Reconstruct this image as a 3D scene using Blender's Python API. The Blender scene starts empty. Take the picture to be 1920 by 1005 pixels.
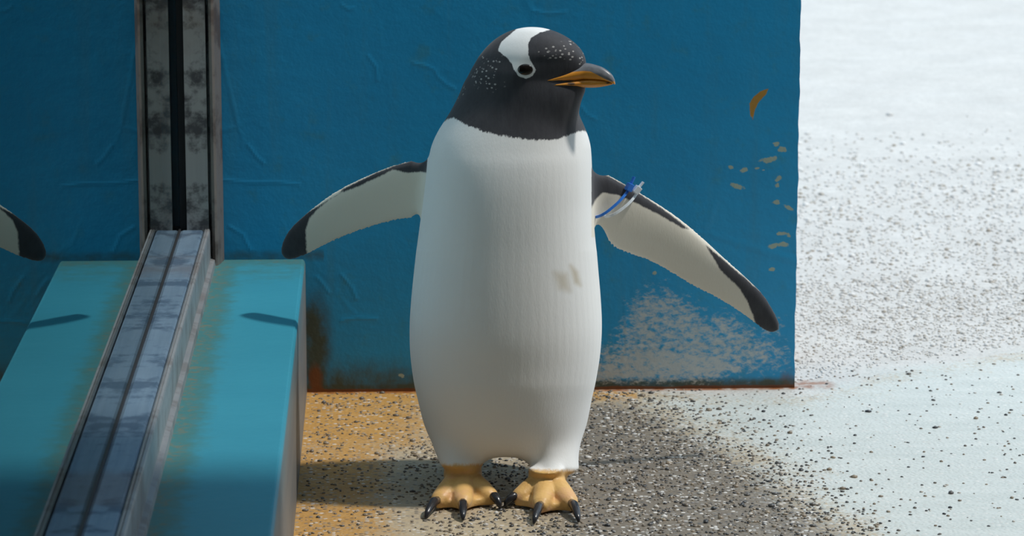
import bpy, bmesh, math, random
import numpy as np
from mathutils import Vector, Matrix
random.seed(7); rng = np.random.default_rng(7)
scene = bpy.context.scene
col = scene.collection

# ------------------------------------------------------------------ camera
FPX = 6000.0                       # focal length in pixels of the 1920 px wide frame
PITCH = math.radians(11.31); YAW = math.radians(2.34)
CAM = np.array([0.0, -5.26, 1.264])
cd = bpy.data.cameras.new('camera'); cam = bpy.data.objects.new('camera', cd); col.objects.link(cam)
cam.location = CAM; cam.rotation_euler = (math.pi/2 - PITCH, 0, -YAW)
cd.sensor_width = 36.0; cd.lens = 36.0*FPX/1920; cd.clip_start = .05; cd.clip_end = 200
cd.dof.use_dof = True; cd.dof.focus_distance = 4.72; cd.dof.aperture_fstop = 10
scene.camera = cam

# ------------------------------------------------------------------ sky, sun, exposure
w = bpy.data.worlds.new('sky'); scene.world = w; w.use_nodes = True
bg = w.node_tree.nodes['Background']
bg.inputs['Color'].default_value = (.66, .84, 1.0, 1); bg.inputs['Strength'].default_value = 1.12
sd = bpy.data.lights.new('sun_offscreen', 'SUN'); sun = bpy.data.objects.new('sun_offscreen', sd); col.objects.link(sun)
EL, AZ = math.radians(60), math.radians(4)
dv = Vector((math.cos(EL)*math.cos(AZ), -math.cos(EL)*math.sin(AZ), math.sin(EL)))
sun.rotation_euler = dv.to_track_quat('Z', 'Y').to_euler(); sun.location = (3, -1, 4)
sd.energy = 2.8; sd.color = (1, .95, .87); sd.angle = math.radians(4)
vs = scene.view_settings
vs.view_transform = 'Standard'; vs.look = 'None'; vs.gamma = 1; vs.use_curve_mapping = False
vs.exposure = 0.0

# ------------------------------------------------------------------ measuring helpers (photo pixel -> place in the world)
fw = np.array([math.sin(YAW)*math.cos(PITCH), math.cos(YAW)*math.cos(PITCH), -math.sin(PITCH)])
rt = np.array([math.cos(YAW), -math.sin(YAW), 0.0]); up = np.cross(rt, fw)
def ray(x, y):
    d = fw*FPX + rt*(x-960) - up*(y-502.5); return d/np.linalg.norm(d)
def at(x, y, Y):
    d = ray(x, y); return CAM + d*(Y-CAM[1])/d[1]
def ground(x, y, z=0.0):
    d = ray(x, y); return CAM + d*(z-CAM[2])/d[2]
def proj(P):
    q = P-CAM; t = q@fw; return np.stack([960+FPX*(q@rt)/t, 502.5-FPX*(q@up)/t], -1)
def poly_sdf(pts, poly):
    """signed distance to a polygon, positive inside"""
    poly = np.asarray(poly, float); d = np.full(len(pts), 1e9); ins = np.zeros(len(pts), bool)
    n = len(poly)
    for i in range(n):
        a, b = poly[i], poly[(i+1) % n]; ab = b-a; ap = pts-a
        t = np.clip((ap@ab)/max(ab@ab, 1e-12), 0, 1)
        d = np.minimum(d, np.linalg.norm(ap-t[:, None]*ab, axis=1))
        c = (a[1] > pts[:, 1]) != (b[1] > pts[:, 1])
        with np.errstate(divide='ignore', invalid='ignore'):
            xx = (b[0]-a[0])*(pts[:, 1]-a[1])/(b[1]-a[1])+a[0]
        ins ^= c & (pts[:, 0] < xx)
    return np.where(ins, d, -d)
def sstep(v, a, b):
    t = np.clip((v-a)/(b-a), 0, 1); return t*t*(3-2*t)

# ------------------------------------------------------------------ object helpers
def tag(o, label=None, cat=None, group=None, kind=None):
    if label: o['label'] = label
    if cat: o['category'] = cat
    if group: o['group'] = group
    if kind: o['kind'] = kind
    return o
def empty(name, loc=(0, 0, 0)):
    o = bpy.data.objects.new(name, None); o.location = loc; o.empty_display_size = .05; col.objects.link(o); return o
def mesh_obj(name, verts, faces, mat, parent=None, smooth=False):
    m = bpy.data.meshes.new(name); m.from_pydata([tuple(v) for v in verts], [], [tuple(f) for f in faces]); m.update()
    if smooth: m.polygons.foreach_set('use_smooth', [True]*len(m.polygons))
    o = bpy.data.objects.new(name, m); col.objects.link(o)
    if mat: m.materials.append(mat)
    if parent:
        o.parent = parent; o.matrix_parent_inverse = Matrix.Translation(-Vector(parent.location))
    return o
def bm_obj(name, bm, mat, parent=None, smooth=False, recalc=True):
    if recalc: bmesh.ops.recalc_face_normals(bm, faces=bm.faces)
    m = bpy.data.meshes.new(name); bm.to_mesh(m); bm.free()
    if smooth: m.polygons.foreach_set('use_smooth', [True]*len(m.polygons))
    o = bpy.data.objects.new(name, m); col.objects.link(o)
    if mat: m.materials.append(mat)
    if parent:
        o.parent = parent; o.matrix_parent_inverse = Matrix.Translation(-Vector(parent.location))
    return o
def box(bm, x0, x1, y0, y1, z0, z1, bev=0):
    r = bmesh.ops.create_cube(bm, size=1)['verts']
    for v in r: v.co = Vector((x0+(v.co.x+.5)*(x1-x0), y0+(v.co.y+.5)*(y1-y0), z0+(v.co.z+.5)*(z1-z0)))
    if bev:
        es = list({e for v in r for e in v.link_edges})
        bmesh.ops.bevel(bm, geom=es, offset=bev, segments=2, affect='EDGES', profile=.6)
def set_attr(me, name, vals):
    a = me.attributes.new(name, 'FLOAT', 'POINT'); a.data.foreach_set('value', np.asarray(vals, np.float32))
def extrude_y(name, prof, y0, y1, mat, parent=None, closed=True, n=1):
    """a section in x,z drawn out along y"""
    k = len(prof); V = []; Fc = []
    for i in range(n+1):
        y = y0+(y1-y0)*i/n
        V += [(p[0], y, p[1]) for p in prof]
    for i in range(n):
        for j in range(k if closed else k-1):
            a = i*k+j; b = i*k+(j+1) % k; Fc.append((a, b, b+k, a+k))
    if closed: Fc += [tuple(range(k))[::-1], tuple(range(n*k, n*k+k))]
    bm = bmesh.new(); bv = [bm.verts.new(v) for v in V]
    for f in Fc: bm.faces.new([bv[i] for i in f])
    return bm_obj(name, bm, mat, parent)

# ------------------------------------------------------------------ node helpers
class NT:
    def __init__(s, name):
        s.m = bpy.data.materials.new(name); s.m.use_nodes = True; s.t = s.m.node_tree; s.n = s.t.nodes; s.l = s.t.links
        s.b = s.n['Principled BSDF']; s.tc = s.n.new('ShaderNodeTexCoord')
    def lk(s, a, b): s.l.new(a, b)
    def inp(s, node, k, v):
        if v is None: return
        if isinstance(v, bpy.types.NodeSocket): s.lk(v, node.inputs[k])
        else: node.inputs[k].default_value = v
    def attr(s, name):
        n = s.n.new('ShaderNodeAttribute'); n.attribute_name = name; return n.outputs['Fac']
    def mapping(s, scale=(1, 1, 1), rot=(0, 0, 0)):
        n = s.n.new('ShaderNodeMapping'); n.inputs['Scale'].default_value = scale; n.inputs['Rotation'].default_value = rot
        s.lk(s.tc.outputs['Object'], n.inputs['Vector']); return n.outputs['Vector']
    def noise(s, sc, det=3, rough=.55, vec=None, dist=0):
        n = s.n.new('ShaderNodeTexNoise'); n.inputs['Scale'].default_value = sc; n.inputs['Detail'].default_value = det
        n.inputs['Roughness'].default_value = rough; n.inputs['Distortion'].default_value = dist
        s.lk(vec or s.tc.outputs['Object'], n.inputs['Vector']); return n.outputs['Fac']
    def vor(s, sc, vec=None, feature='F1', out='Distance', rnd=1):
        n = s.n.new('ShaderNodeTexVoronoi'); n.feature = feature; n.inputs['Scale'].default_value = sc; n.inputs['Randomness'].default_value = rnd
        s.lk(vec or s.tc.outputs['Object'], n.inputs['Vector']); return n.outputs[out]
    def math(s, op, a, b=None, c=None, clamp=False):
        n = s.n.new('ShaderNodeMath'); n.operation = op; n.use_clamp = clamp
        s.inp(n, 0, a); s.inp(n, 1, b); s.inp(n, 2, c); return n.outputs[0]
    def step(s, v, a, b):
        n = s.n.new('ShaderNodeMapRange'); n.interpolation_type = 'SMOOTHSTEP'
        s.inp(n, 'Value', v); n.inputs['From Min'].default_value = a; n.inputs['From Max'].default_value = b; return n.outputs['Result']
    def mix(s, fac, a, b, mode='MIX'):
        n = s.n.new('ShaderNodeMix'); n.data_type = 'RGBA'; n.blend_type = mode; n.clamp_factor = True
        s.inp(n, 0, fac); s.inp(n, 6, c4(a)); s.inp(n, 7, c4(b)); return n.outputs[2]
    def ramp(s, v, stops):
        n = s.n.new('ShaderNodeValToRGB'); e = n.color_ramp.elements
        while len(e) < len(stops): e.new(.5)
        for k, (p, c) in enumerate(stops): e[k].position = p; e[k].color = c4(c)
        s.lk(v, n.inputs[0]); return n.outputs[0]
    def bump(s, h, strength=.5, dist=.002, nrm=None):
        n = s.n.new('ShaderNodeBump'); n.inputs['Strength'].default_value = strength; n.inputs['Distance'].default_value = dist
        s.lk(h, n.inputs['Height'])
        if nrm: s.lk(nrm, n.inputs['Normal'])
        return n.outputs[0]
    def out(s, color=None, rough=None, metal=None, nrm=None, **kw):
        s.inp(s.b, 'Base Color', c4(color)); s.inp(s.b, 'Roughness', rough); s.inp(s.b, 'Metallic', metal)
        if nrm: s.lk(nrm, s.b.inputs['Normal'])
        for k, v in kw.items(): s.inp(s.b, k.replace('_', ' '), v)
        return s.m
def c4(c):
    if c is None or isinstance(c, bpy.types.NodeSocket): return c
    return (*c, 1) if len(c) == 3 else c
def plain(name, c, rough=.6, metal=0, nscale=30, amt=.15):
    t = NT(name); f = t.noise(nscale, 4)
    return t.out(t.mix(f, tuple(v*(1-amt) for v in c), tuple(min(1, v*(1+amt)) for v in c)), rough, metal, t.bump(f, .15, .001))

# ------------------------------------------------------------------ materials of the setting
def mat_wall():
    t = NT('blue_wall_paint')
    n1 = t.noise(3, 3); n2 = t.noise(22, 4, .6); n3 = t.noise(120, 4, .6)
    base = t.mix(n1, (.006, .255, .51), (.018, .325, .60))
    base = t.mix(t.step(n2, .55, .75), base, (.03, .27, .44))
    vm = t.noise(5, 4, .6, t.mapping((6, 1, .5)))
    base = t.mix(t.math('MULTIPLY', t.step(vm, .5, .75), .35), base, (.05, .26, .40))
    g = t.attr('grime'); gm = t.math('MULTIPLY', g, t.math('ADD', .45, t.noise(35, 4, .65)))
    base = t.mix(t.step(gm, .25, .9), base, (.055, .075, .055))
    wv = t.noise(95, 5, .72, t.mapping((.7, 1, 1.25), (0, .5, 0)))
    wm = t.math('ADD', t.attr('worn'), t.math('MULTIPLY', t.math('SUBTRACT', wv, .5), 1.9))
    wfac = t.math('MULTIPLY', t.step(wm, .38, .85), .85)
    base = t.mix(wfac, base, t.mix(n2, (.46, .47, .44), (.68, .65, .58)))
    ch = t.math('ADD', t.attr('chip'), t.math('MULTIPLY', t.math('SUBTRACT', n3, .5), 1.8))
    base = t.mix(t.step(ch, -.05, .25), base, (.36, .42, .34))
    oc = t.math('ADD', t.attr('ochre'), t.math('MULTIPLY', t.math('SUBTRACT', n3, .5), .9))
    base = t.mix(t.step(oc, -.1, .25), base, (.42, .21, .035))
    rs = t.math('ADD', t.attr('rust'), t.math('MULTIPLY', t.math('SUBTRACT', n2, .5), 1.0))
    base = t.mix(t.step(rs, .4, .8), base, (.17, .055, .015))
    lump = t.noise(9, 5, .62)
    crk = t.vor(4.3, t.mapping((1, 1, .8)), 'DISTANCE_TO_EDGE')
    h = t.math('ADD', t.math('MULTIPLY', lump, 1.1), t.math('MULTIPLY', n3, .12))
    h = t.math('ADD', h, t.math('MULTIPLY', t.math('MULTIPLY', t.step(crk, .025, 0), t.step(n1, .45, .6)), .16))
    h = t.math('ADD', h, t.math('MULTIPLY', t.attr('ridge'), .30))
    h = t.math('SUBTRACT', h, t.math('MULTIPLY', wfac, .10))
    return t.out(base, t.math('ADD', .42, t.math('MULTIPLY', wfac, .3)), None, t.bump(h, .35, .006))
def mat_floor():
    t = NT('pebbled_concrete')
    n1 = t.noise(6, 4, .6); n2 = t.noise(40, 4, .6); n3 = t.noise(200, 3, .6)
    vv = t.mapping((1, 1, 1))
    v = t.vor(150, vv); vc = t.vor(150, vv, out='Color')
    sepn = t.n.new('ShaderNodeSeparateColor'); t.lk(vc, sepn.inputs[0]); rc = sepn.outputs[0]
    cement = t.mix(n2, (.36, .29, .20), (.52, .43, .30))
    pale = t.mix(t.math('MULTIPLY', t.noise(5, 6, .75), t.math('ADD', .5, n2)), (.40, .38, .355), (.70, .68, .65))
    coat = t.mix(t.noise(9, 6, .7, t.mapping((.5, 2.2, 1), (0, 0, .5))), (.40, .44, .42), (.66, .68, .655))
    ochre = t.mix(n2, (.40, .20, .045), (.56, .33, .105))
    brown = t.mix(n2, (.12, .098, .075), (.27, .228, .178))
    wob = t.math('ADD', t.math('MULTIPLY', t.math('SUBTRACT', t.noise(11, 6, .72), .5), .9), t.math('MULTIPLY', t.math('SUBTRACT', t.noise(130, 5, .75), .5), 1.5))
    base = t.mix(t.step(t.math('ADD', t.attr('ochre'), wob), .25, .8), cement, ochre)
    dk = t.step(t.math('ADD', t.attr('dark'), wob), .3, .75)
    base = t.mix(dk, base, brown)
    base = t.mix(t.step(t.math('ADD', t.attr('pale'), wob), .3, .7), base, pale)
    ct = t.step(t.math('ADD', t.attr('coat'), wob), .3, .75)
    base = t.mix(ct, base, coat)
    # aggregate showing through
    spk = t.step(rc, .62, .68)
    agg = t.ramp(rc, [(.0, (.06, .06, .065)), (.64, (.05, .05, .055)), (.72, (.11, .10, .09)), (.82, (.26, .24, .22)), (.94, (.62, .60, .57)), (1, (.75, .73, .7))])
    aggm = t.math('MULTIPLY', t.step(v, .62, .42), spk)
    sparse = t.math('MULTIPLY', aggm, t.math('MULTIPLY', t.step(rc, .85, .9), .55))
    amt = t.mix(dk, t.mix(ct, t.math('MULTIPLY', aggm, .65), sparse), aggm)
    amt = t.math('MULTIPLY', amt, t.math('SUBTRACT', 1, t.math('MULTIPLY', t.attr('pale'), .72)))
    base = t.mix(amt, base, agg)
    base = t.mix(t.math('MULTIPLY', t.step(t.attr('rust'), .2, 1), t.step(n2, .3, .6)), base, (.26, .085, .018))
    h = t.math('ADD', t.math('MULTIPLY', n3, .35), t.math('MULTIPLY', t.step(v, .7, .1), .8))
    h = t.math('ADD', h, t.math('MULTIPLY', n2, .9))
    return t.out(base, t.math('SUBTRACT', .62, t.math('MULTIPLY', n1, .25)), None, t.bump(h, .4, .0022))
def mat_ledge():
    t = NT('turquoise_ledge_paint')
    n1 = t.noise(5, 4, .6); n2 = t.noise(30, 4, .6); n3 = t.noise(90, 3, .6)
    base = t.mix(n1, (.024, .215, .31), (.034, .26, .36))
    wob = t.math('MULTIPLY', t.math('SUBTRACT', t.noise(34, 6, .68), .5), 1.5)
    al = t.math('ADD', t.attr('algae'), t.math('MULTIPLY', wob, .9))
    base = t.mix(t.math('MULTIPLY', t.step(al, .25, 1.0), .8), base, (.045, .15, .14))
    base = t.mix(t.math('MULTIPLY', t.math('MULTIPLY', t.step(al, .75, 1.15), t.step(n3, .45, .65)), .5), base, (.20, .14, .06))
    sd_ = t.attr('side')
    vs_ = t.noise(8, 4, .6, t.mapping((1, .5, 2)))
    sidec = t.mix(t.step(vs_, .35, .65), (.135, .14, .145), (.175, .168, .16))
    base = t.mix(sd_, base, sidec)
    return t.out(base, .5, None, t.bump(n2, .3, .003))
def mat_alu(name, c0, c1, dark, metal=.55, vertical=False, stain=.5):
    t = NT(name)
    mp = t.mapping((40, 40, 1.2) if vertical else (40, 1.5, 40))
    n1 = t.noise(3, 5, .65, mp); n2 = t.noise(14, 5, .65); n3 = t.noise(5, 4, .6)
    base = t.mix(n1, c0, c1)
    base = t.mix(t.math('MULTIPLY', t.step(n2, .48, .62), stain), base, dark)
    base = t.mix(t.math('MULTIPLY', t.step(n3, .55, .7), .35), base, (.16, .09, .05))
    return t.out(base, t.math('ADD', .32, t.math('MULTIPLY', n2, .35)), metal, t.bump(n2, .2, .001))
M = {}
M['wall'] = mat_wall(); M['floor'] = mat_floor(); M['ledge'] = mat_ledge()
M['sill'] = mat_alu('weathered_aluminium_sill', (.12, .21, .31), (.28, .38, .49), (.05, .095, .16), .55, False, .75)
M['lip'] = mat_alu('weathered_aluminium_lip', (.24, .26, .28), (.36, .37, .38), (.13, .12, .11), .5)
M['post'] = mat_alu('weathered_aluminium_post', (.30, .29, .28), (.42, .40, .38), (.05, .045, .05), .35, True, .9)
M['blocker'] = plain('dark_blocker_paint', (.07, .085, .08), .8)
M['bead'] = mat_alu('brown_tarnished_bead', (.13, .115, .105), (.20, .18, .165), (.06, .045, .04), .3, True, .8)
M['black_strip'] = plain('black_glazing_strip', (.012, .012, .014), .6)
def mat_glass():
    m = bpy.data.materials.new('window_glass'); m.use_nodes = True; t = m.node_tree; n = t.nodes; n.clear()
    o = n.new('ShaderNodeOutputMaterial'); mx = n.new('ShaderNodeMixShader'); tr = n.new('ShaderNodeBsdfTransparent'); gl = n.new('ShaderNodeBsdfGlossy')
    fr = n.new('ShaderNodeFresnel'); fr.inputs['IOR'].default_value = 1.55
    tr.inputs['Color'].default_value = (.86, .93, .92, 1); gl.inputs['Color'].default_value = (.93, .97, .96, 1); gl.inputs['Roughness'].default_value = .006
    t.links.new(fr.outputs[0], mx.inputs[0]); t.links.new(tr.outputs[0], mx.inputs[1]); t.links.new(gl.outputs[0], mx.inputs[2]); t.links.new(mx.outputs[0], o.inputs['Surface'])
    return m
M['glass'] = mat_glass()

# ------------------------------------------------------------------ the setting
XG = -.336              # glass plane
XL = -.131; ZL = .229   # outer edge and top of the painted ledge
XW = .694               # free end of the blue wall
ZS = .290; XS = -.286   # top and outer edge of the sill rail

def grid(xs, ys):
    X, Yv = np.meshgrid(xs, ys); V = np.stack([X.ravel(), Yv.ravel()], 1)
    nx, ny = len(xs), len(ys)
    i = np.arange(nx-1)[None, :]+np.arange(ny-1)[:, None]*nx; i = i.ravel()
    return V, np.stack([i, i+1, i+nx+1, i+nx], 1)

# floor, one ground that runs on past the wall
xs = np.concatenate([[-20, -8, -3, -1.8, -.8], np.linspace(-.35, 1.5, 150), [1.7, 2, 2.5, 3.2, 4.5, 8, 14, 24]])
ys = np.concatenate([[-12, -8, -4, -2.5, -1.6], np.linspace(-1.15, .6, 140), np.linspace(.65, 3, 30), [3.5, 4.2, 5, 6, 8, 12, 18, 28, 45]])
V, Fq = grid(xs, ys)
floor = mesh_obj('floor', np.c_[V, np.zeros(len(V))], Fq, M['floor'])
gp = lambda L: [ground(x, y)[:2] for x, y in L]
coat = poly_sdf(V, gp([(1120, 735), (1490, 728), (1600, 692), (1920, 645), (2600, 560), (3000, 1400), (1640, 1060), (1480, 960), (1400, 890), (1300, 825), (1200, 775)]))
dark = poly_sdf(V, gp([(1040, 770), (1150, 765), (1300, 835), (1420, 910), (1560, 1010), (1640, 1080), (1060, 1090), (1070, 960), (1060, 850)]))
pale = poly_sdf(V, gp([(1440, 730), (1490, 726), (1600, 690), (1920, 640), (2600, 560)])+[(30, 3), (30, 50), (.3, 50), (.3, .1)])
och = np.maximum(sstep(.33-np.abs(V[:, 0]+.12), -.05, .3)*sstep(V[:, 1], -.55, -.25), .75*sstep(.22-np.abs(V[:, 0]+.13), 0, .15))
och = np.maximum(och, .9*sstep(-np.abs(V[:, 1]+.03), -.09, -.02)*(V[:, 0] < .42)) * (V[:, 1] < .05)
rust = sstep(-np.abs(V[:, 1]+.002), -.022, -.004)*(V[:, 0] < .70)
rust = np.maximum(rust, .8*sstep(-np.hypot(V[:, 0]-.73, V[:, 1]-.02), -.06, -.02))
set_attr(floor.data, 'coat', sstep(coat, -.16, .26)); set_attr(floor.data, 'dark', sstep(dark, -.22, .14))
set_attr(floor.data, 'pale', sstep(pale, -.16, .0)); set_attr(floor.data, 'ochre', och); set_attr(floor.data, 'rust', rust)
tag(floor, 'rough pebbled concrete floor with ochre stains and pale worn coating', 'floor', kind='structure')

# blue wall: a slab 0.3 m thick with its painted face towards the penguin
xs = np.concatenate([[-2.0, -1.2, -.6], np.arange(XG-.02, XW+.001, .0035)]); xs[-1] = XW
zs = np.concatenate([np.arange(0, .80, .0035), [.9, 1.1, 1.4, 1.8, 2.3]])
V, Fq = grid(xs, zs); n0 = len(V)
P = np.c_[V[:, 0], np.zeros(n0), V[:, 1]]
ring = [len(xs)-1, len(xs)*len(zs)-1, len(xs)*(len(zs)-1), 0]
bx = [(XW, .3, 0), (XW, .3, 2.3), (-2, .3, 2.3), (-2, .3, 0)]
Vw = np.r_[P, np.array(bx)]
right = [j*len(xs)+len(xs)-1 for j in range(len(zs))]; left = [j*len(xs) for j in range(len(zs))]; top = list(range((len(zs)-1)*len(xs), len(zs)*len(xs)))
Fw = [tuple(f) for f in Fq] + [tuple(right+[n0+1, n0])] + [tuple(left[::-1]+[n0+3, n0+2])] + [tuple(top[::-1]+[n0+2, n0+1][::1])] + [(n0, n0+1, n0+2, n0+3)]
wall = mesh_obj('wall_back', Vw, Fw, M['wall'])
px = proj(Vw)
worn = np.maximum.reduce([
    sstep(poly_sdf(px, [(1150, 640), (1180, 560), (1215, 535), (1275, 545), (1330, 590), (1370, 580), (1420, 625), (1475, 650), (1480, 690), (1300, 715), (1110, 712), (1112, 640)]), -45, 35)*.66,
    sstep(poly_sdf(px, [(1090, 700), (1190, 650), (1330, 655), (1400, 690), (1330, 712), (1090, 715)]), -35, 20)*.80,
    sstep(poly_sdf(px, [(1370, 610), (1480, 580), (1486, 715), (1370, 715)]), -20, 30)*.46])
chips = [(1441, 300, 13, 5, -8), (1456, 270, 6, 4, 0), (1467, 281, 7, 5, 0), (1396, 318, 7, 4, -15), (1381, 349, 13, 4, 16), (1371, 314, 5, 3, 20), (1457, 337, 5, 3, 0), (1461, 334, 4, 5, 0),
         (1457, 348, 4, 3, 0), (1455, 379, 7, 4, 0), (1466, 438, 8, 3, 0), (1478, 441, 6, 3, 30), (1450, 461, 9, 4, -15), (1470, 458, 9, 4, 10), (1480, 390, 9, 3, 30), (1447, 505, 5, 3, 0), (752, 704, 6, 3, 20), (1227, 512, 4, 3, 0), (1420, 316, 4, 2, 0), (1432, 318, 3, 2, 0)]
chip = np.full(len(px), -1.0)
for cx, cy, a, b, an in chips:
    c, s = math.cos(math.radians(an)), math.sin(math.radians(an)); dx, dy = px[:, 0]-cx, px[:, 1]-cy
    chip = np.maximum(chip, 1-np.hypot((dx*c+dy*s)/a, (-dx*s+dy*c)/b)*.8)
och = np.clip(poly_sdf(px, [(1442, 165), (1436, 178), (1424, 190), (1416, 205), (1411, 228), (1406, 215), (1405, 195), (1412, 182), (1428, 170)])/4, -1, 1)
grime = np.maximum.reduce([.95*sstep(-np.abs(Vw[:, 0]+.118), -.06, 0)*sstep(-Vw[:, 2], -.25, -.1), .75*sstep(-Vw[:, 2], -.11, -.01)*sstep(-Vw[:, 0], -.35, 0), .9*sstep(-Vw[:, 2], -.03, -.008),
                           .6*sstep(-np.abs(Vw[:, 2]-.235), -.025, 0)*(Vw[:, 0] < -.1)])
rust = np.maximum(sstep(-Vw[:, 2], -.011, -.001), .55*sstep(-np.hypot(Vw[:, 0]-.685, Vw[:, 2]*.5), -.05, -.005))
rust = np.maximum(rust, .7*sstep(-np.hypot((Vw[:, 0]+.115)*1.5, (Vw[:, 2]-.02)*.6), -.04, -.005))
ridge = np.zeros(len(px))
for ln in ([(465, 272), (480, 293), (494, 306)], [(415, 337), (470, 343), (520, 342), (560, 346)], [(775, 118), (800, 124), (815, 131), (822, 145), (836, 157), (852, 166)], [(640, 601), (670, 596), (705, 598)], [(594, 520), (605, 533), (616, 548)],
           [(470, 470), (455, 440), (430, 425)], [(690, 105), (705, 125), (708, 150)], [(640, 8), (655, 18), (662, 15)], [(1090, 200), (1100, 215), (1116, 223)], [(1000, 20), (1030, 26), (1060, 22)], [(430, 500), (445, 515)], [(640, 515), (660, 540), (668, 560)]):
    for a, b in zip(np.array(ln, float)[:-1], np.array(ln, float)[1:]):
        ab = b-a; ap = px-a; tt = np.clip((ap@ab)/(ab@ab), 0, 1); ridge = np.maximum(ridge, np.exp(-(np.linalg.norm(ap-tt[:, None]*ab, axis=1)/3.2)**2))
set_attr(wall.data, 'ridge', ridge)
for k, v in (('worn', worn), ('chip', chip), ('ochre', och), ('grime', grime), ('rust', rust)): set_attr(wall.data, k, v)
# uneven plaster and a slightly ragged free edge
co = Vw.copy(); face = np.arange(len(co)) < n0
wig = .0012*np.sin(co[:, 2]*37+1)+.0010*np.sin(co[:, 2]*91)+.0008*np.sin(co[:, 2]*173+2)
co[:, 0] += np.where(face, sstep(co[:, 0], XW-.02, XW)*wig*.45, 0)
wall.data.vertices.foreach_set('co', co.ravel().astype(np.float32)); wall.data.update()
tag(wall, 'blue painted wall with worn patches and rusty foot behind the penguin', 'wall', kind='structure')

# painted ledge (a low kerb wall carrying the window)
xs = np.linspace(-.52, XL-.006, 120); ys = np.r_[[-6.9, -5, -3.5], np.linspace(-2.4, -.0005, 260)]
V, Fq = grid(xs, ys); nA = len(V)
rnd = [(XL-.0035, ZL-.0008), (XL-.001, ZL-.004), (XL, ZL-.009), (XL, .15), (XL, .08), (XL, .0005)]
Vl = [np.c_[V, np.full(nA, ZL)]]; Fl = [tuple(f) for f in Fq]
prev = np.array([j*len(xs)+len(xs)-1 for j in range(len(ys))]); base = nA
for x, z in rnd:
    Vl.append(np.c_[np.full(len(ys), x), ys, np.full(len(ys), z)]); cur = base+np.arange(len(ys)); base += len(ys)
    Fl += [(prev[j], cur[j], cur[j+1], prev[j+1]) for j in range(len(ys)-1)]; prev = cur
Vl = np.concatenate(Vl)
lx = Vl[np.array([j*len(xs) for j in range(len(ys))])]; b0 = len(Vl)
Vl = np.r_[Vl, np.c_[lx[:, 0], lx[:, 1], np.zeros(len(lx))]]
Fl += [(j*len(xs), (j+1)*len(xs), b0+j+1, b0+j) for j in range(len(ys)-1)]
ledge = mesh_obj('wall_left', Vl, Fl, M['ledge'], smooth=False)
px = proj(Vl)
algae = np.maximum(1.1*sstep(-(Vl[:, 0]-XS), -.085, -.01), .9*sstep(Vl[:, 1], -.14, -.01))
algae = np.maximum(algae, .55*sstep(Vl[:, 1], -.3, -.1))
set_attr(ledge.data, 'algae', algae); set_attr(ledge.data, 'side', sstep(-Vl[:, 2], -ZL+.004, -ZL+.012))
tag(ledge, 'low turquoise painted ledge carrying the window frame', 'ledge', kind='structure')

# window: sill rail, corner post, seal, black strip, pane
win = tag(empty('window_1', (XG, -1.5, ZL)), 'tall glass window in a weathered aluminium frame on the ledge', 'window', kind='structure')
YF = -.05
extrude_y('sill_rail', [(XG+.0015, ZL), (XG+.0015, ZS-.003), (XG+.006, ZS-.001), (XS-.014, ZS-.001), (XS-.011, ZS-.004), (XS-.010, ZL)], -6.9, YF, M['sill'], win, n=40)
extrude_y('sill_lip', [(XS-.0095, ZL), (XS-.0095, ZS-.001), (XS-.007, ZS+.0015), (XS-.0055, ZS-.001), (XS-.004, ZS+.001), (XS-.001, ZS), (XS, ZS-.004), (XS, ZL+.012), (XS+.007, ZL+.010), (XS+.008, ZL)], -6.9, YF+.03, M['lip'], win, n=40)
extrude_y('sill_rail', [(XG-.055, ZL), (XG-.055, ZS-.004), (XG-.05, ZS), (XG-.010, ZS), (XG-.004, ZS-.004), (XG-.004, ZL)], -6.9, YF, M['sill'], win, n=40)
def post(name, prof, z0, z1, mat):
    bm = bmesh.new(); a = [bm.verts.new((x, y, z0)) for x, y in prof]; b = [bm.verts.new((x, y, z1)) for x, y in prof]
    k = len(prof)
    for i in range(k): bm.faces.new((a[i], a[(i+1) % k], b[(i+1) % k], b[i]))
    bm.faces.new(a[::-1]); bm.faces.new(b)
    return bm_obj(name, bm, mat, win)
post('post', [(XG+.012, YF), (XG+.048, YF), (XG+.048, -.001), (XG+.012, -.001)], ZS-.004, 2.3, M['post'])
post('glazing_strip', [(XG+.0003, YF+.008), (XG+.012, YF+.012), (XG+.012, -.001), (XG+.0003, -.001)], ZS-.004, 2.3, M['black_strip'])  # black strip beside the pane, set back from the post face
post('post_groove', [(XG+.048, YF+.03), (XG+.055, YF+.03), (XG+.055, -.001), (XG+.048, -.001)], ZL, 2.3, M['post'])
post('post_bead', [(XG+.053, YF+.002), (XG+.058, YF-.001), (XG+.062, YF+.002), (XG+.066, YF+.02), (XG+.070, -.001), (XG+.053, -.001)], ZL, 2.3, M['bead'])
post('post', [(XG-.055, YF), (XG-.0065, YF), (XG-.0065, -.001), (XG-.055, -.001)], ZS-.004, 2.3, M['post'])
bm = bmesh.new(); box(bm, XG-.0075, XG+.0018, -6.9, YF+.03, ZS-.02, ZS+.0008); bm_obj('glazing_strip', bm, M['black_strip'], win)
bm = bmesh.new(); box(bm, XG-.006, XG, -6.9, -.001, ZS-.01, 2.3); bm_obj('pane', bm, M['glass'], win)

# unseen dark hall added around the viewer to dim the front and block sun
def slab(name, x0, x1, y0, y1, z0, z1, label, cat):
    bm = bmesh.new(); box(bm, x0, x1, y0, y1, z0, z1); return tag(bm_obj(name, bm, M['blocker']), label, cat, kind='structure')
slab('added_wall_front', -.5, 3.2, -7.1, -7.0, 0, 2.5, 'unseen added hall wall facing the blue wall', 'wall')
slab('added_wall_right', 3.1, 3.2, -7.0, -1.45, 0, 2.5, 'short added side wall of the hall', 'wall')
slab('added_ceiling', -.5, 3.2, -7.1, -1.45, 2.5, 2.6, 'unseen hall ceiling facing the blue wall', 'added_ceiling')

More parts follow.
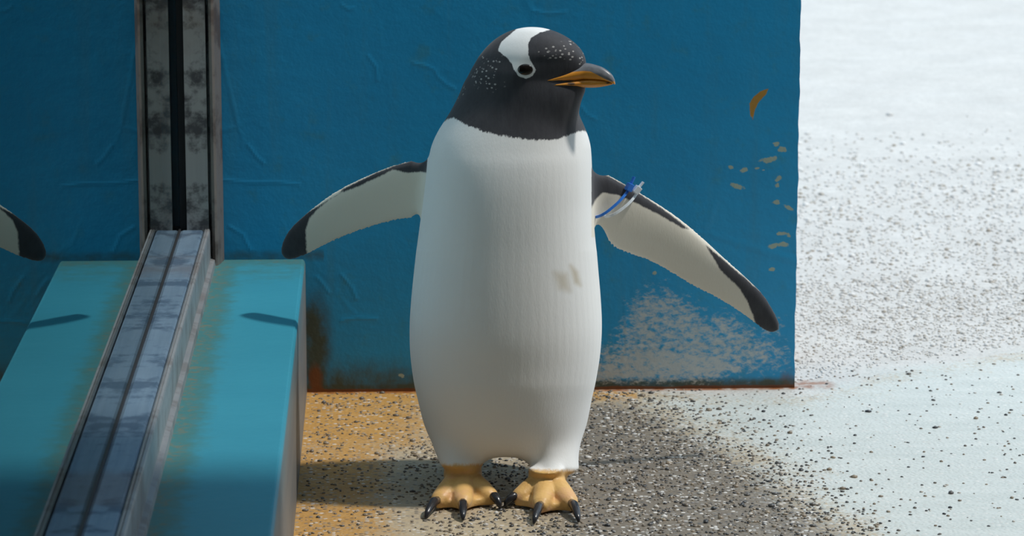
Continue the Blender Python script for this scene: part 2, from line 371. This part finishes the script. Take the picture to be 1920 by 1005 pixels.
# ------------------------------------------------------------------ loose aggregate of the floor: thousands of embedded pebbles
def pebbles():
    ico = bmesh.new(); bmesh.ops.create_icosphere(ico, subdivisions=1, radius=1)
    iv = np.array([v.co for v in ico.verts]); fi = np.array([[v.index for v in f.verts] for f in ico.faces]); ico.free()
    keep = []; n = 60000
    x = rng.uniform(-.125, 1.75, n); y = np.where(rng.random(n) < .62, rng.uniform(-1.0, .9, n), rng.uniform(.3, 3.2, n)); x = np.where(y > .9, rng.uniform(.7, 2.1, n), x)
    p = proj(np.c_[x, y, np.zeros(n)])
    d_dark = poly_sdf(p, [(1060, 750), (1160, 755), (1300, 835), (1420, 905), (1600, 1040), (900, 1060), (840, 1000), (800, 850), (900, 800)])
    d_pale = np.c_[x, y][:, 1] - np.interp(x, [.69, .85, 1.15, 1.4, 1.8], [.02, .15, .32, .45, .66])
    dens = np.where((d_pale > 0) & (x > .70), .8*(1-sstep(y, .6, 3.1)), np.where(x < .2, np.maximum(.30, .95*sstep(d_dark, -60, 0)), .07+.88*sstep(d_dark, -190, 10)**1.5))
    k = rng.random(n) < dens
    k &= ~((y > -.006) & (y < .31) & (x < XW+.006))
    x, y, d_pale = x[k], y[k], d_pale[k]; n = len(x)
    r = rng.uniform(.0016, .0036, n)*np.clip(1+(y-.2)*.45, 1, 2.2)*np.where(rng.random(n) < .06, 1.7, 1)
    asp = rng.uniform(.65, 1.0, n); an = rng.uniform(0, math.pi, n); hgt = rng.uniform(.45, .75, n)
    L = iv[None]*np.stack([r, r*asp, r*hgt], 1)[:, None]*(1+rng.uniform(-.16, .16, (n, len(iv), 1)))
    c, s = np.cos(an)[:, None], np.sin(an)[:, None]
    X = L[..., 0]*c-L[..., 1]*s+x[:, None]; Yv = L[..., 0]*s+L[..., 1]*c+y[:, None]; Zv = L[..., 2]+(r*hgt*.15)[:, None]
    P = np.stack([X, Yv, Zv], -1).reshape(-1, 3)
    Fc = (fi[None]+(np.arange(n)*len(iv))[:, None, None]).reshape(-1, 3)
    me = bpy.data.meshes.new('aggregate')
    me.vertices.add(len(P)); me.vertices.foreach_set('co', P.ravel().astype(np.float32))
    me.loops.add(len(Fc)*3); me.loops.foreach_set('vertex_index', Fc.ravel().astype(np.int32))
    me.polygons.add(len(Fc)); me.polygons.foreach_set('loop_start', np.arange(0, len(Fc)*3, 3, dtype=np.int32)); me.polygons.foreach_set('use_smooth', np.ones(len(Fc), bool))
    me.update(); me.validate()
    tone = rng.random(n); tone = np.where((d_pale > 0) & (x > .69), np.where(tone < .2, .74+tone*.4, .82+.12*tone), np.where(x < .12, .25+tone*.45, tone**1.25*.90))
    set_attr(me, 'tone', np.repeat(tone, len(iv)))
    t = NT('pebble_stone'); a = t.attr('tone')
    cc = t.ramp(a, [(0, (.035, .037, .042)), (.25, (.09, .085, .08)), (.5, (.19, .15, .11)), (.7, (.30, .24, .17)), (.85, (.55, .53, .50)), (1, (.88, .87, .86))])
    me.materials.append(t.out(cc, .38, None, t.bump(t.noise(400, 2), .2, .0005)))
    o = bpy.data.objects.new('aggregate', me); col.objects.link(o); o.parent = floor; tag(o, 'small rounded pebbles set in the concrete', kind='stuff')
pebbles()

# ------------------------------------------------------------------ the penguin
YP = -.60
PEN = empty('penguin', (.18, YP, 0))
tag(PEN, 'black and white penguin with orange beak and feet, flippers spread, head turned', 'penguin')
HEAD_PHI = math.radians(24)
HF = np.array([math.cos(HEAD_PHI), -math.sin(HEAD_PHI), 0]); HL = np.array([math.sin(HEAD_PHI), math.cos(HEAD_PHI), 0])   # beak direction, far side
# (photo row, left edge, right edge, depth half, turn 0..1, y shift, taper forward)
SL = [(52, 985, 1012, .010, 1, -.035, 0), (54.5, 972, 1026, .018, 1, -.035, 0), (60, 955, 1045, .026, 1, -.034, .05), (70, 937, 1065, .036, 1, -.033, .1), (82, 922, 1081, .044, 1, -.032, .15), (95, 910, 1092, .050, 1, -.031, .2),
      (108, 900, 1098, .053, 1, -.030, .33), (120, 893, 1099, .056, 1, -.029, .40), (132, 886, 1096, .058, 1, -.028, .44), (144, 880, 1094, .059, 1, -.027, .45), (153, 875, 1097, .060, 1, -.027, .43), (161, 870, 1104, .061, 1, -.027, .38), (171, 865, 1102, .062, 1, -.026, .30),
      (181, 860, 1092, .064, .95, -.024, .22), (192, 854, 1083, .068, .8, -.02, .12), (206, 846, 1083, .076, .55, -.014, .05), (222, 836, 1090, .087, .3, -.008, 0), (240, 823, 1099, .097, .12, -.004, 0), (262, 812, 1106, .107, 0, 0, 0),
      (290, 804, 1110, .115, 0, 0, 0), (330, 798, 1111, .122, 0, 0, 0), (380, 792, 1111, .127, 0, 0, 0), (440, 784, 1116, .131, 0, 0, 0), (500, 777, 1121, .135, 0, 0, 0), (560, 771, 1126, .138, 0, 0, 0), (610, 768, 1128, .139, 0, 0, 0),
      (660, 769, 1125, .137, 0, 0, 0), (710, 775, 1117, .135, 0, 0, 0), (750, 783, 1109, .130, 0, 0, 0), (780, 788, 1106, .124, 0, 0, .0), (800, 794, 1101, .117, 0, 0, 0), (816, 801, 1096, .107, 0, 0, 0), (828, 808, 1090, .094, 0, 0, 0), (836, 822, 1078, .076, 0, 0, 0)]
def catmull(rows, m=4):
    A = np.array(rows, float); out = []
    for i in range(len(A)-1):
        p0, p1, p2, p3 = A[max(i-1, 0)], A[i], A[i+1], A[min(i+2, len(A)-1)]
        for k in range(m):
            t = k/m; out.append(.5*((2*p1)+(-p0+p2)*t+(2*p0-5*p1+4*p2-p3)*t*t+(-p0+3*p1-3*p2+p3)*t**3))
    out.append(A[-1]); return np.array(out)
bm = bmesh.new()
def loft(bm, rings):
    R = [[bm.verts.new(tuple(p)) for p in r] for r in rings]; k = len(R[0])
    for a, b in zip(R[:-1], R[1:]):
        for j in range(k): bm.faces.new((a[j], a[(j+1) % k], b[(j+1) % k], b[j]))
    bm.faces.new(R[0][::-1]); bm.faces.new(R[-1])
rings = []; NS = 64
for py, L, R, b, tw, dy, tp in catmull(SL):
    l = at(L, py, YP+dy); r = at(R, py, YP+dy); cx = (l[0]+r[0])/2; z = (l[2]+r[2])/2; hw = abs(r[0]-l[0])/2
    ph = HEAD_PHI*tw; b = max(b, .004); a = math.sqrt(max(hw*hw-(b*math.sin(ph))**2, 1e-5))/math.cos(ph)
    ring_ = []
    for j in range(NS):
        th = 2*math.pi*j/NS; c, s = math.cos(th), math.sin(th); e = .92
        fx = a*math.copysign(abs(c)**e, c); ly = b*math.copysign(abs(s)**e, s)*(1-tp*max(c, 0)*1.1)*(1+.12*tp*max(-c, 0))
        ring_.append((cx+fx*math.cos(ph)+ly*math.sin(ph), YP+dy-fx*math.sin(ph)+ly*math.cos(ph), z))
    rings.append(ring_)
loft(bm, rings[::-1])
def tube(bm, pts, radii, k=14, squash=None):
    pts = [np.array(p, float) for p in pts]; rg = []
    for i, p in enumerate(pts):
        d = pts[min(i+1, len(pts)-1)]-pts[max(i-1, 0)]; d /= np.linalg.norm(d)
        u = np.cross(d, [0, 0, 1.0]);
        if np.linalg.norm(u) < .2: u = np.cross(d, [0, 1.0, 0])
        u /= np.linalg.norm(u); v = np.cross(u, d)
        ra = radii[i]; rb = ra*(squash[i] if squash else 1)
        rg.append([p+u*ra*math.cos(2*math.pi*j/k)+v*rb*math.sin(2*math.pi*j/k) for j in range(k)])
    loft(bm, rg)
def ellip(bm, c, r, rot=None):
    m = Matrix.Translation(Vector(c)) @ (rot or Matrix.Identity(4)) @ Matrix.Diagonal((*r, 1))
    bmesh.ops.create_uvsphere(bm, u_segments=28, v_segments=18, radius=1, matrix=m)
HROT = Matrix.Rotation(-HEAD_PHI, 4, 'Z')
# throat below the beak, cheek
c = at(1046, 196, YP-.052); ellip(bm, c, (.034, .034, .046), HROT)
# feathered thighs and the tail behind them
def leg(bm, x, ytop, ybot, rx):
    a = at(x, 760, YP); pts = []
    for py, r in ((770, rx*.3), (795, rx*.85), (818, rx), (840, rx*1.0), (ybot-12, rx*.90), (ybot-3, rx*.68)):
        q = at(x, py, YP-.020-.045*sstep(py, 790, 860)); pts.append((q, r))
    rg = []
    for q, r in pts:
        rg.append([(q[0]+r*math.cos(2*math.pi*j/28), q[1]+r*1.30*math.sin(2*math.pi*j/28), q[2]) for j in range(28)])
    loft(bm, rg[::-1])
leg(bm, 858, 760, 872, .042); leg(bm, 1040, 760, 886, .0415)
tube(bm, [(.18, YP+.07, .13), (.18, YP+.115, .085), (.18, YP+.15, .045), (.18, YP+.165, .03)], [.06, .04, .026, .010], 16, [.7, .6, .5, .5])
# flippers: outline rows given as leading and trailing edge, swept back towards the tip
def flip(bm, lead, trail, y0, y1, thick):
    n = 46
    def resample(L, n):
        L = np.array(L, float); s = np.r_[0, np.cumsum(np.linalg.norm(np.diff(L, axis=0), axis=1))]; s /= s[-1]
        t = np.linspace(0, 1, n); return np.stack([np.interp(t, s, L[:, 0]), np.interp(t, s, L[:, 1])], 1)
    A, B = resample(catmull(lead, 5), n), resample(catmull(trail, 5), n)
    rg = []
    for i in range(n):
        u = i/(n-1); y = y0+(y1-y0)*u; th = thick*(1-.45*u)
        ring_ = []; k = 12
        for j in range(2*k):
            if j < k: v = j/k; sgn = -1
            else: v = (2*k-j)/k; sgn = 1
            p = A[i]*(1-v)+B[i]*v
            prof = math.sqrt(max(0, 1-(2*min(max(v, 0), 1)-1)**2))*(1.25-.7*v)
            q = at(p[0], p[1], y+sgn*th*prof); ring_.append(q)
        rg.append(ring_)
    loft(bm, rg)
LFY = (YP+.015, -.43)
flip(bm, [(850, 296), (800, 295), (760, 303), (720, 315), (680, 332), (640, 352), (610, 371), (580, 394), (555, 416), (538, 436), (528, 458), (527, 474), (533, 483)],
     [(850, 415), (788, 410), (750, 413), (720, 420), (680, 432), (640, 447), (610, 461), (590, 471), (575, 478), (562, 483), (552, 486), (545, 487), (540, 486)], *LFY, .012)
RFY = (YP+.015, -.45)
flip(bm, [(1060, 306), (1108, 313), (1135, 324), (1165, 340), (1200, 360), (1240, 385), (1280, 413), (1320, 447), (1360, 484), (1400, 520), (1430, 550), (1450, 581), (1461, 605), (1461, 618)],
     [(1060, 425), (1112, 425), (1124, 440), (1140, 452), (1152, 466), (1190, 481), (1220, 492), (1260, 514), (1300, 538), (1340, 558), (1380, 582), (1415, 607), (1432, 619), (1446, 624)], *RFY, .012)
# feet: ankle, instep, three webbed toes each
CLAWS = []
def foot(bm, ank, tips, claws, heel):
    A = ground(*ank, .045); H = ground(*heel, .016)
    tp_ = [ground(x, y, .011) for x, y in tips]
    tube(bm, [A+np.array([0, .022, .028]), A+np.array([0, .012, .010]), A*.5+H*.5+np.array([0, .002, .002]), H], [.024, .027, .029, .021], 16)
    K = H*.55+A*.45; K[2] = .030
    for t_ in tp_:
        d = t_-K
        pts = [K, K+d*.3+np.array([0, 0, .004]), K+d*.62+np.array([0, 0, .004]), K+d*.88+np.array([0, 0, .002]), t_]
        tube(bm, pts, [.020, .0180, .0160, .0140, .0090], 12, [.95, .85, .80, .78, .8])
    # web: a thin sheet between the toes with scalloped front
    for a, b in ((tp_[0], tp_[1]), (tp_[1], tp_[2])):
        N = 9; topv = []; botv = []
        for i in range(N):
            s = i/(N-1); e = a*(1-s)+b*s; pull = .15*math.sin(math.pi*s)-.05
            row_t = []; row_b = []
            for q in (.0, .5, 1.0):
                p = K*(1-q)+(e+(K-e)*pull)*q
                row_t.append(bm.verts.new((p[0], p[1], .036*(1-q)+.0135*q))); row_b.append(bm.verts.new((p[0], p[1], .003)))
            topv.append(row_t); botv.append(row_b)
        for i in range(N-1):
            for q in range(2):
                bm.faces.new((topv[i][q], topv[i+1][q], topv[i+1][q+1], topv[i][q+1])); bm.faces.new((botv[i][q+1], botv[i+1][q+1], botv[i+1][q], botv[i][q]))
            bm.faces.new((topv[i][2], topv[i+1][2], botv[i+1][2], botv[i][2])); bm.faces.new((botv[i][0], botv[i+1][0], topv[i+1][0], topv[i][0]))
        for row, brow in ((topv[0], botv[0]), (topv[-1], botv[-1])):
            for q in range(2): bm.faces.new((row[q], row[q+1], brow[q+1], brow[q]))
    for t_, c_ in zip(tp_, claws):
        CLAWS.append((K, t_, ground(*c_, .0035)))
foot(bm, (868, 884), [(818, 944), (868, 948), (926, 937)], [(798, 971), (868, 975), (938, 953)], (868, 905))
foot(bm, (1026, 890), [(966, 938), (1013, 953), (1074, 949)], [(946, 950), (1001, 981), (1085, 978)], (1028, 908))
bmesh.ops.recalc_face_normals(bm, faces=bm.faces)
raw = bpy.data.meshes.new('raw'); bm.to_mesh(raw); bm.free()
tmp = bpy.data.objects.new('raw', raw); col.objects.link(tmp)
md = tmp.modifiers.new('r', 'REMESH'); md.mode = 'VOXEL'; md.voxel_size = .0022
ms = tmp.modifiers.new('s', 'SMOOTH'); ms.factor = .5; ms.iterations = 7
dg = bpy.context.evaluated_depsgraph_get(); me = bpy.data.meshes.new_from_object(tmp.evaluated_get(dg))
bpy.data.objects.remove(tmp); bpy.data.meshes.remove(raw)
me.name = 'body'
nv = len(me.vertices); Pv = np.empty(nv*3, np.float32); me.vertices.foreach_get('co', Pv); Pv = Pv.reshape(-1, 3).astype(float)
# gentle extra smoothing where neck, head and shoulders flow into each other, and at the thighs
ed = np.empty(len(me.edges)*2, np.int32); me.edges.foreach_get('vertices', ed); ed = ed.reshape(-1, 2)
deg = np.bincount(ed.ravel(), minlength=nv).astype(float)
pxv = proj(Pv)
wsm = np.maximum(.6*sstep(pxv[:, 1], 150, 180)*sstep(-pxv[:, 1], -300, -240)*(pxv[:, 0] < 1180), 1.2*sstep(pxv[:, 1], 720, 770)*sstep(-pxv[:, 1], -878, -860))
wsm = np.maximum(wsm, .6*sstep(-np.minimum(np.abs(pxv[:, 0]-800), np.abs(pxv[:, 0]-1112)), -30, -8)*(pxv[:, 1] < 470)*(pxv[:, 1] > 280))[:, None]*.8
for it in range(240):
    acc = np.zeros_like(Pv)
    for k in range(3):
        acc[:, k] = np.bincount(ed[:, 0], Pv[ed[:, 1], k], nv)+np.bincount(ed[:, 1], Pv[ed[:, 0], k], nv)
    Pv += (acc/deg[:, None]-Pv)*wsm
me.vertices.foreach_set('co', Pv.ravel().astype(np.float32)); me.update()
me.polygons.foreach_set('use_smooth', np.ones(len(me.polygons), bool))
nr = np.empty(nv*3, np.float32); me.vertices.foreach_get('normal', nr); nr = nr.reshape(-1, 3)
pxv = proj(Pv); X, Yv, Z = Pv.T
# --- plumage boundaries, stored as distances (about 10 px = 1)
hc = at(1000, 130, YP-.03)                                      # point on the plane that halves the head
lat = (Pv-hc)@HL
Pm = Pv-2*np.maximum(lat, 0)[:, None]*HL; pm = proj(Pm)         # far side of the head mirrored to the near side
cx_ = [790, 822, 838, 850, 868, 905, 950, 1000, 1040, 1065, 1085, 1096, 1104, 1130]; cy_ = [252, 236, 224, 221, 231, 246, 256, 263, 261, 254, 246, 245, 250, 262]
hood = np.interp(pxv[:, 0], cx_, cy_)-pxv[:, 1]
yb = YP+np.interp(pxv[:, 1], [200, 260, 330, 450, 800], [.0, .020, .040, .055, .07])
back = (Yv-yb)/.0008
torso = (X > at(795, 400, YP)[0]-.02) & (X < at(1112, 400, YP)[0]+.005)
darkd = np.maximum(hood, back)
# flippers
bl = np.interp(pxv[:, 1], [280, 330, 380, 440, 500], [803, 799, 793, 786, 777])
lf = (pxv[:, 1] < 500) & (pxv[:, 1] > 285) & (pxv[:, 0] < bl) & ((pxv[:, 0] < bl-8) | (pxv[:, 1] < 412) & (pxv[:, 1] > 296))
rf = (pxv[:, 0] > 1109) & (pxv[:, 1] > 300) & (pxv[:, 1] < 640) & ~((pxv[:, 0] < 1135) & (pxv[:, 1] > 445))
dl = np.maximum.reduce([poly_sdf(pxv, q) for q in (
    [(812, 290), (812, 326), (790, 322), (762, 324), (738, 318), (700, 336), (672, 350), (636, 362), (642, 355), (672, 340), (700, 326), (735, 312), (765, 303)],
    [(645, 358), (612, 378), (590, 398), (580, 410), (573, 430), (575, 468), (577, 485), (540, 500), (515, 480), (522, 440), (550, 414), (580, 396)])])
dr = np.maximum.reduce([poly_sdf(pxv, q) for q in (
    [(1095, 300), (1112, 317), (1135, 327), (1165, 343), (1200, 364), (1245, 393), (1292, 430), (1280, 428), (1235, 402), (1195, 382), (1160, 366), (1130, 361), (1118, 372), (1108, 392), (1095, 390)],
    [(1322, 458), (1360, 490), (1398, 522), (1432, 551), (1458, 585), (1470, 625), (1440, 640), (1417, 612), (1412, 590), (1398, 560), (1386, 540), (1352, 508)])])
def behind(y0, y1, xa, xb): return (Yv-(y0+(y1-y0)*np.clip((pxv[:, 0]-xa)/(xb-xa), 0, 1))-.0045)/.0008
darkd = np.where(lf, np.maximum(dl, behind(*LFY, 850, 533)), darkd); darkd = np.where(rf, np.maximum(dr, behind(*RFY, 1060, 1461)), darkd)
ring = [(934, 95), (939, 80), (958, 63), (974, 50), (1000, 40), (1035, 42), (1030, 56), (1010, 62), (996, 71), (990, 85), (991, 102), (994, 114), (1000, 122), (1005, 131), (999, 142), (986, 148), (973, 143), (964, 132), (960, 120), (950, 108)]
pt = poly_sdf(pm, ring); pt = np.where(Pv[:, 2] > .55, pt, -30)
pt = np.minimum(pt, (0*pt+30))
footz = np.interp(pxv[:, 0], [820, 900, 980, 1075], [872, 869, 879, 882]); foot_d = pxv[:, 1]-footz
foot_d = np.where((pxv[:, 0] > 1055) & (Yv > YP+.03), -20, foot_d)
darkd = np.where((pxv[:, 1] > 760) & (Yv < YP+.08), np.minimum(darkd, -15), darkd); foot_d = np.where(Yv > YP+.09, -20, foot_d)
stain = np.maximum(sstep(poly_sdf(pxv, [(1070, 498), (1082, 510), (1088, 535), (1078, 530)]), -8, 5), .8*sstep(poly_sdf(pxv, [(1040, 512), (1062, 515), (1068, 545), (1050, 540)]), -12, 8))*(Yv < YP)
flipm = np.where(lf | rf, 1.0, 0.0)
fleck = np.maximum(poly_sdf(pm, [(1005, 95), (1040, 78), (1075, 75), (1100, 98), (1100, 120), (1062, 122), (1010, 118)])/22, .55*poly_sdf(pm, [(905, 105), (935, 90), (955, 118), (930, 165), (870, 175), (880, 140)])/25)
for k, v in (('dark', darkd/10), ('patch', pt/10), ('foot', foot_d/10), ('stain', stain), ('flip', flipm), ('fleck', np.clip(fleck, -1, 1))): set_attr(me, k, v)
def mat_plumage():
    t = NT('plumage')
    st = t.mapping((1, 1, .28))
    f1 = t.noise(420, 3, .6, st); f2 = t.noise(130, 4, .6, st); f3 = t.noise(14, 3)
    edge = t.math('ADD', t.math('MULTIPLY', t.math('SUBTRACT', f1, .5), .9), t.math('MULTIPLY', t.math('SUBTRACT', f2, .5), 1.1))
    white = t.mix(f3, (.76, .77, .775), (.81, .81, .80))
    white = t.mix(t.math('MULTIPLY', t.attr('stain'), .6), white, (.42, .34, .20))
    white = t.mix(t.attr('flip'), white, (.74, .70, .61))
    blk = t.mix(f2, (.024, .025, .032), (.055, .056, .065))
    dk = t.step(t.math('ADD', t.attr('dark'), t.math('MULTIPLY', edge, t.math('SUBTRACT', 1, t.math('MULTIPLY', t.attr('flip'), .6)))), -.2, .2)
    c = t.mix(dk, white, blk)
    # white feather tips on the crown and nape
    fv = t.vor(150, t.mapping((1, 1, 1.5))); fn = t.noise(40, 2)
    fl = t.math('MULTIPLY', t.step(fv, .36, .2), t.step(t.math('ADD', t.attr('fleck'), t.math('MULTIPLY', t.math('SUBTRACT', fn, .5), 2.2)), .05, .3))
    c = t.mix(t.math('MULTIPLY', fl, .6), c, (.62, .60, .58))
    pf = t.step(t.math('ADD', t.attr('patch'), t.math('MULTIPLY', edge, .35)), -.1, .1)
    c = t.mix(pf, c, (.81, .815, .82))
    # scaled orange skin of the feet
    sv = t.vor(330); ff = t.step(t.math('ADD', t.attr('foot'), t.math('MULTIPLY', edge, .9)), -.4, .5)
    skin = t.mix(t.noise(45, 3), (.56, .31, .09), (.80, .52, .20))
    skin = t.mix(t.math('MULTIPLY', t.step(t.noise(28, 3), .52, .7), .55), skin, (.70, .38, .24))
    c = t.mix(ff, c, skin)
    h = t.math('ADD', f1, t.math('MULTIPLY', f2, 1.2))
    hh = t.mix(ff, h, t.math('MULTIPLY', sv, 1.0))
    t.b.inputs['Sheen Weight'].default_value = .12; t.b.inputs['Sheen Roughness'].default_value = .5
    t.b.inputs['Specular IOR Level'].default_value = .3
    return t.out(c, t.math('SUBTRACT', .72, t.math('MULTIPLY', ff, .3)), None, t.bump(hh, .2, .0009))
me.materials.clear(); me.materials.append(mat_plumage())
body = bpy.data.objects.new('body', me); col.objects.link(body); body.parent = PEN; body.matrix_parent_inverse = Matrix.Translation(-PEN.location)

# --- beak
from mathutils.bvhtree import BVHTree
bv = BVHTree.FromPolygons([tuple(p) for p in Pv], [tuple(p.vertices) for p in me.polygons])
def sag(px_, py_, l=0.0):
    """point on the head's middle plane (shifted sideways by l) seen at a photo position"""
    d = ray(px_, py_); t_ = ((hc+HL*l-CAM)@HL)/(d@HL); return CAM+d*t_
t = NT('beak_horn'); og = t.step(t.attr('orange'), -.15, .15); nz = t.noise(160, 3)
cc = t.mix(og, t.mix(nz, (.09, .095, .11), (.20, .205, .22)), t.mix(nz, (.60, .22, .02), (.78, .33, .045)))
cc = t.mix(t.step(t.math('ADD', t.attr('mark'), t.math('MULTIPLY', t.math('SUBTRACT', nz, .5), .8)), .2, .7), cc, (.09, .05, .03))
M['beak'] = t.out(cc, .33, None, t.bump(nz, .1, .0006))
def mandible(name, rows, upper):
    V = []; k = 18; Fc = []; og_ = []; mk = []
    rows = catmull(rows, 5)
    for r_ in rows:
        if r_[0] < 1096:
            hit_ = bv.ray_cast(Vector(CAM), Vector(ray(r_[0]-14, 150.5 if upper else 155)))[0]
            if hit_ is not None: r_[3] = max(r_[3], -(np.array(hit_)-hc)@HL+(.0022 if r_[0] > 1040 else .0006))
            if upper: r_[2] += 1.6*sstep(-r_[0], -1100, -1080)
    for _ in range(6): rows[1:-1, 3] = (rows[:-2, 3]+2*rows[1:-1, 3]+rows[2:, 3])/4
    for x, yt, yb_, w_ in rows:
        T = sag(x, yt); B = sag(x, yb_); C_ = (T+B)/2; h = (T-B)/2; hz = abs(h[2])
        for j in range(k):
            a = 2*math.pi*j/k; s, c_ = math.sin(a), math.cos(a)
            wl = w_*math.copysign(abs(c_)**.45, c_)*((1-.45*max(s, 0)) if upper else (1-.45*max(-s, 0)))
            p = C_+np.array([0, 0, 1])*hz*s+HL*wl; V.append(p)
            pp = proj(p[None])[0]
            yy = pp[1]
            if upper:
                bound = np.interp(x, [1060, 1085, 1100, 1112, 1122, 1135, 1147], [138, 134.5, 133, 134, 139, 146.5, 153])
                og_.append((yy-bound)/6 if c_ < .3 or s < .2 else -1)
                mk.append(0)
            else:
                og_.append(1); mk.append(max(0, 1-math.hypot((x-1082)/11, (yy-157)/5)) + max(0, 1-math.hypot((x-1141)/8, (yy-155)/4))*.8)
    n = len(rows)
    for i in range(n-1):
        for j in range(k): Fc.append((i*k+j, i*k+(j+1) % k, (i+1)*k+(j+1) % k, (i+1)*k+j))
    Fc += [tuple(range(k))[::-1], tuple(range((n-1)*k, n*k))]
    o = mesh_obj(name, V, Fc, M['beak'], PEN, True); set_attr(o.data, 'orange', og_); set_attr(o.data, 'mark', mk)
    return o
mandible('upper_beak', [(1030, 145, 151.0, .0165), (1050, 134, 150.4, .0175), (1070, 126, 149.6, .0165), (1090, 119, 148.6, .0145), (1103, 119, 148.4, .0125), (1116, 122, 148.8, .0108), (1128, 126, 149.6, .0095), (1138, 132, 151.5, .0080), (1146, 139, 154, .0060), (1151, 147, 157, .0036), (1153, 153, 158.5, .0014)], True)
mandible('lower_beak', [(1024, 151.5, 154, .016), (1045, 149.0, 158.5, .0165), (1065, 148.4, 161, .0158), (1085, 148.2, 162.5, .0140), (1105, 148.2, 164, .0118), (1122, 149.3, 163.5, .0095), (1136, 151.5, 161.2, .0068), (1145, 154.0, 159.2, .0042), (1149, 155.5, 158.0, .0018)], False)

# --- eyes, both sides
M['eye'] = NT('dark_eye').out((.012, .009, .008), .08); M['claw'] = plain('black_claw', (.022, .022, .026), .25, 0, 200)
hit, nrm, _, _ = bv.ray_cast(Vector(CAM), Vector(ray(985, 130.5)))
e0 = np.array(hit)
def eye(c, n):
    n = Vector(n).normalized(); q = n.to_track_quat('Z', 'Y').to_matrix().to_4x4()
    bm = bmesh.new(); bmesh.ops.create_uvsphere(bm, u_segments=24, v_segments=14, radius=1, matrix=Matrix.Translation(Vector(c)) @ Matrix.Rotation(0, 4, 'X') @ q @ Matrix.Diagonal((.0112, .0082, .0036, 1)))
    return bm_obj('eye', bm, M['eye'], PEN, True)
n0_ = np.array(nrm); eye(e0-n0_*.0006, n0_)
l0 = (e0-hc)@HL; e1 = e0-2*l0*HL; n1_ = n0_-2*(n0_@HL)*HL; eye(e1-n1_*.0006, n1_)
# --- claws
for K, t_, c_ in CLAWS:
    bm = bmesh.new(); d = t_-K; d[2] = 0; d /= np.linalg.norm(d)
    a = t_-d*.006+np.array([0, 0, .004]); b = t_*.45+c_*.55+np.array([0, 0, .0065])
    tube(bm, [a, a*.45+b*.55+np.array([0, 0, .003]), b, b*.4+c_*.6+np.array([0, 0, .0015]), c_], [.0060, .0070, .0062, .0045, .0018], 10)
    bm_obj('claw', bm, M['claw'], PEN, True)

# ------------------------------------------------------------------ two cable ties round the flipper
def tie(name, label, color, pa, pb, head_px, stub_px, off):
    t = NT(name+'_plastic'); m = t.out(t.mix(t.noise(60), tuple(v*.9 for v in color), color), .35)
    e = empty(name, tuple(at(*pa, YP))); tag(e, label, 'cable tie', 'cable ties on the flipper')
    a = at(*pa, -.552); b = at(*pb, -.572)
    ax = (b-a)/2; c = (a+b)/2; yv = np.array([0, 1.0, 0]); bm = bmesh.new(); N = 48; pts = []
    for i in range(N):
        th = 2*math.pi*i/N; ct, st = math.cos(th), math.sin(th)
        pts.append(c+ax*math.copysign(abs(ct)**.8, ct)+yv*(.021*st)+np.array([0, 0, -.006])*(1-ct*ct)*(1 if st < 0 else 0))
    nrm_ = np.cross(ax, yv); nrm_ /= np.linalg.norm(nrm_); R = []
    for i, p in enumerate(pts):
        tg = pts[(i+1) % N]-pts[i-1]; tg /= np.linalg.norm(tg); o_ = np.cross(tg, nrm_)
        R.append([bm.verts.new(tuple(p+nrm_*s1*.0020+o_*s2*.0008)) for s1, s2 in ((-1, -1), (1, -1), (1, 1), (-1, 1))])
    for i in range(N):
        A_, B_ = R[i], R[(i+1) % N]
        for j in range(4): bm.faces.new((A_[j], A_[(j+1) % 4], B_[(j+1) % 4], B_[j]))
    bm_obj('strap', bm, m, e)
    h = at(*head_px, -.566); s = at(*stub_px, -.564); d = (s-h); d /= np.linalg.norm(d)
    q = Vector(d).to_track_quat('Z', 'Y').to_matrix().to_4x4()
    bm = bmesh.new(); box(bm, -.0055, .0055, -.0045, .0045, -.006, .006, .0012); bmesh.ops.transform(bm, matrix=Matrix.Translation(Vector(h)) @ q, verts=bm.verts); bm_obj('locking_head', bm, m, e)
    bm = bmesh.new(); L_ = np.linalg.norm(s-h); box(bm, -.0032, .0032, -.0012, .0012, .004, L_+.004, .0005); bmesh.ops.transform(bm, matrix=Matrix.Translation(Vector(h)) @ q, verts=bm.verts); bm_obj('tail_stub', bm, m, e)
tie('blue_cable_tie', 'blue plastic cable tie looped round the flipper', (.035, .20, .72), (1182, 347), (1112, 406), (1180, 351), (1187, 336), 0)
tie('white_cable_tie', 'white plastic cable tie looped round the flipper', (.70, .76, .82), (1196, 356), (1132, 404), (1194, 356), (1203, 345), 0)
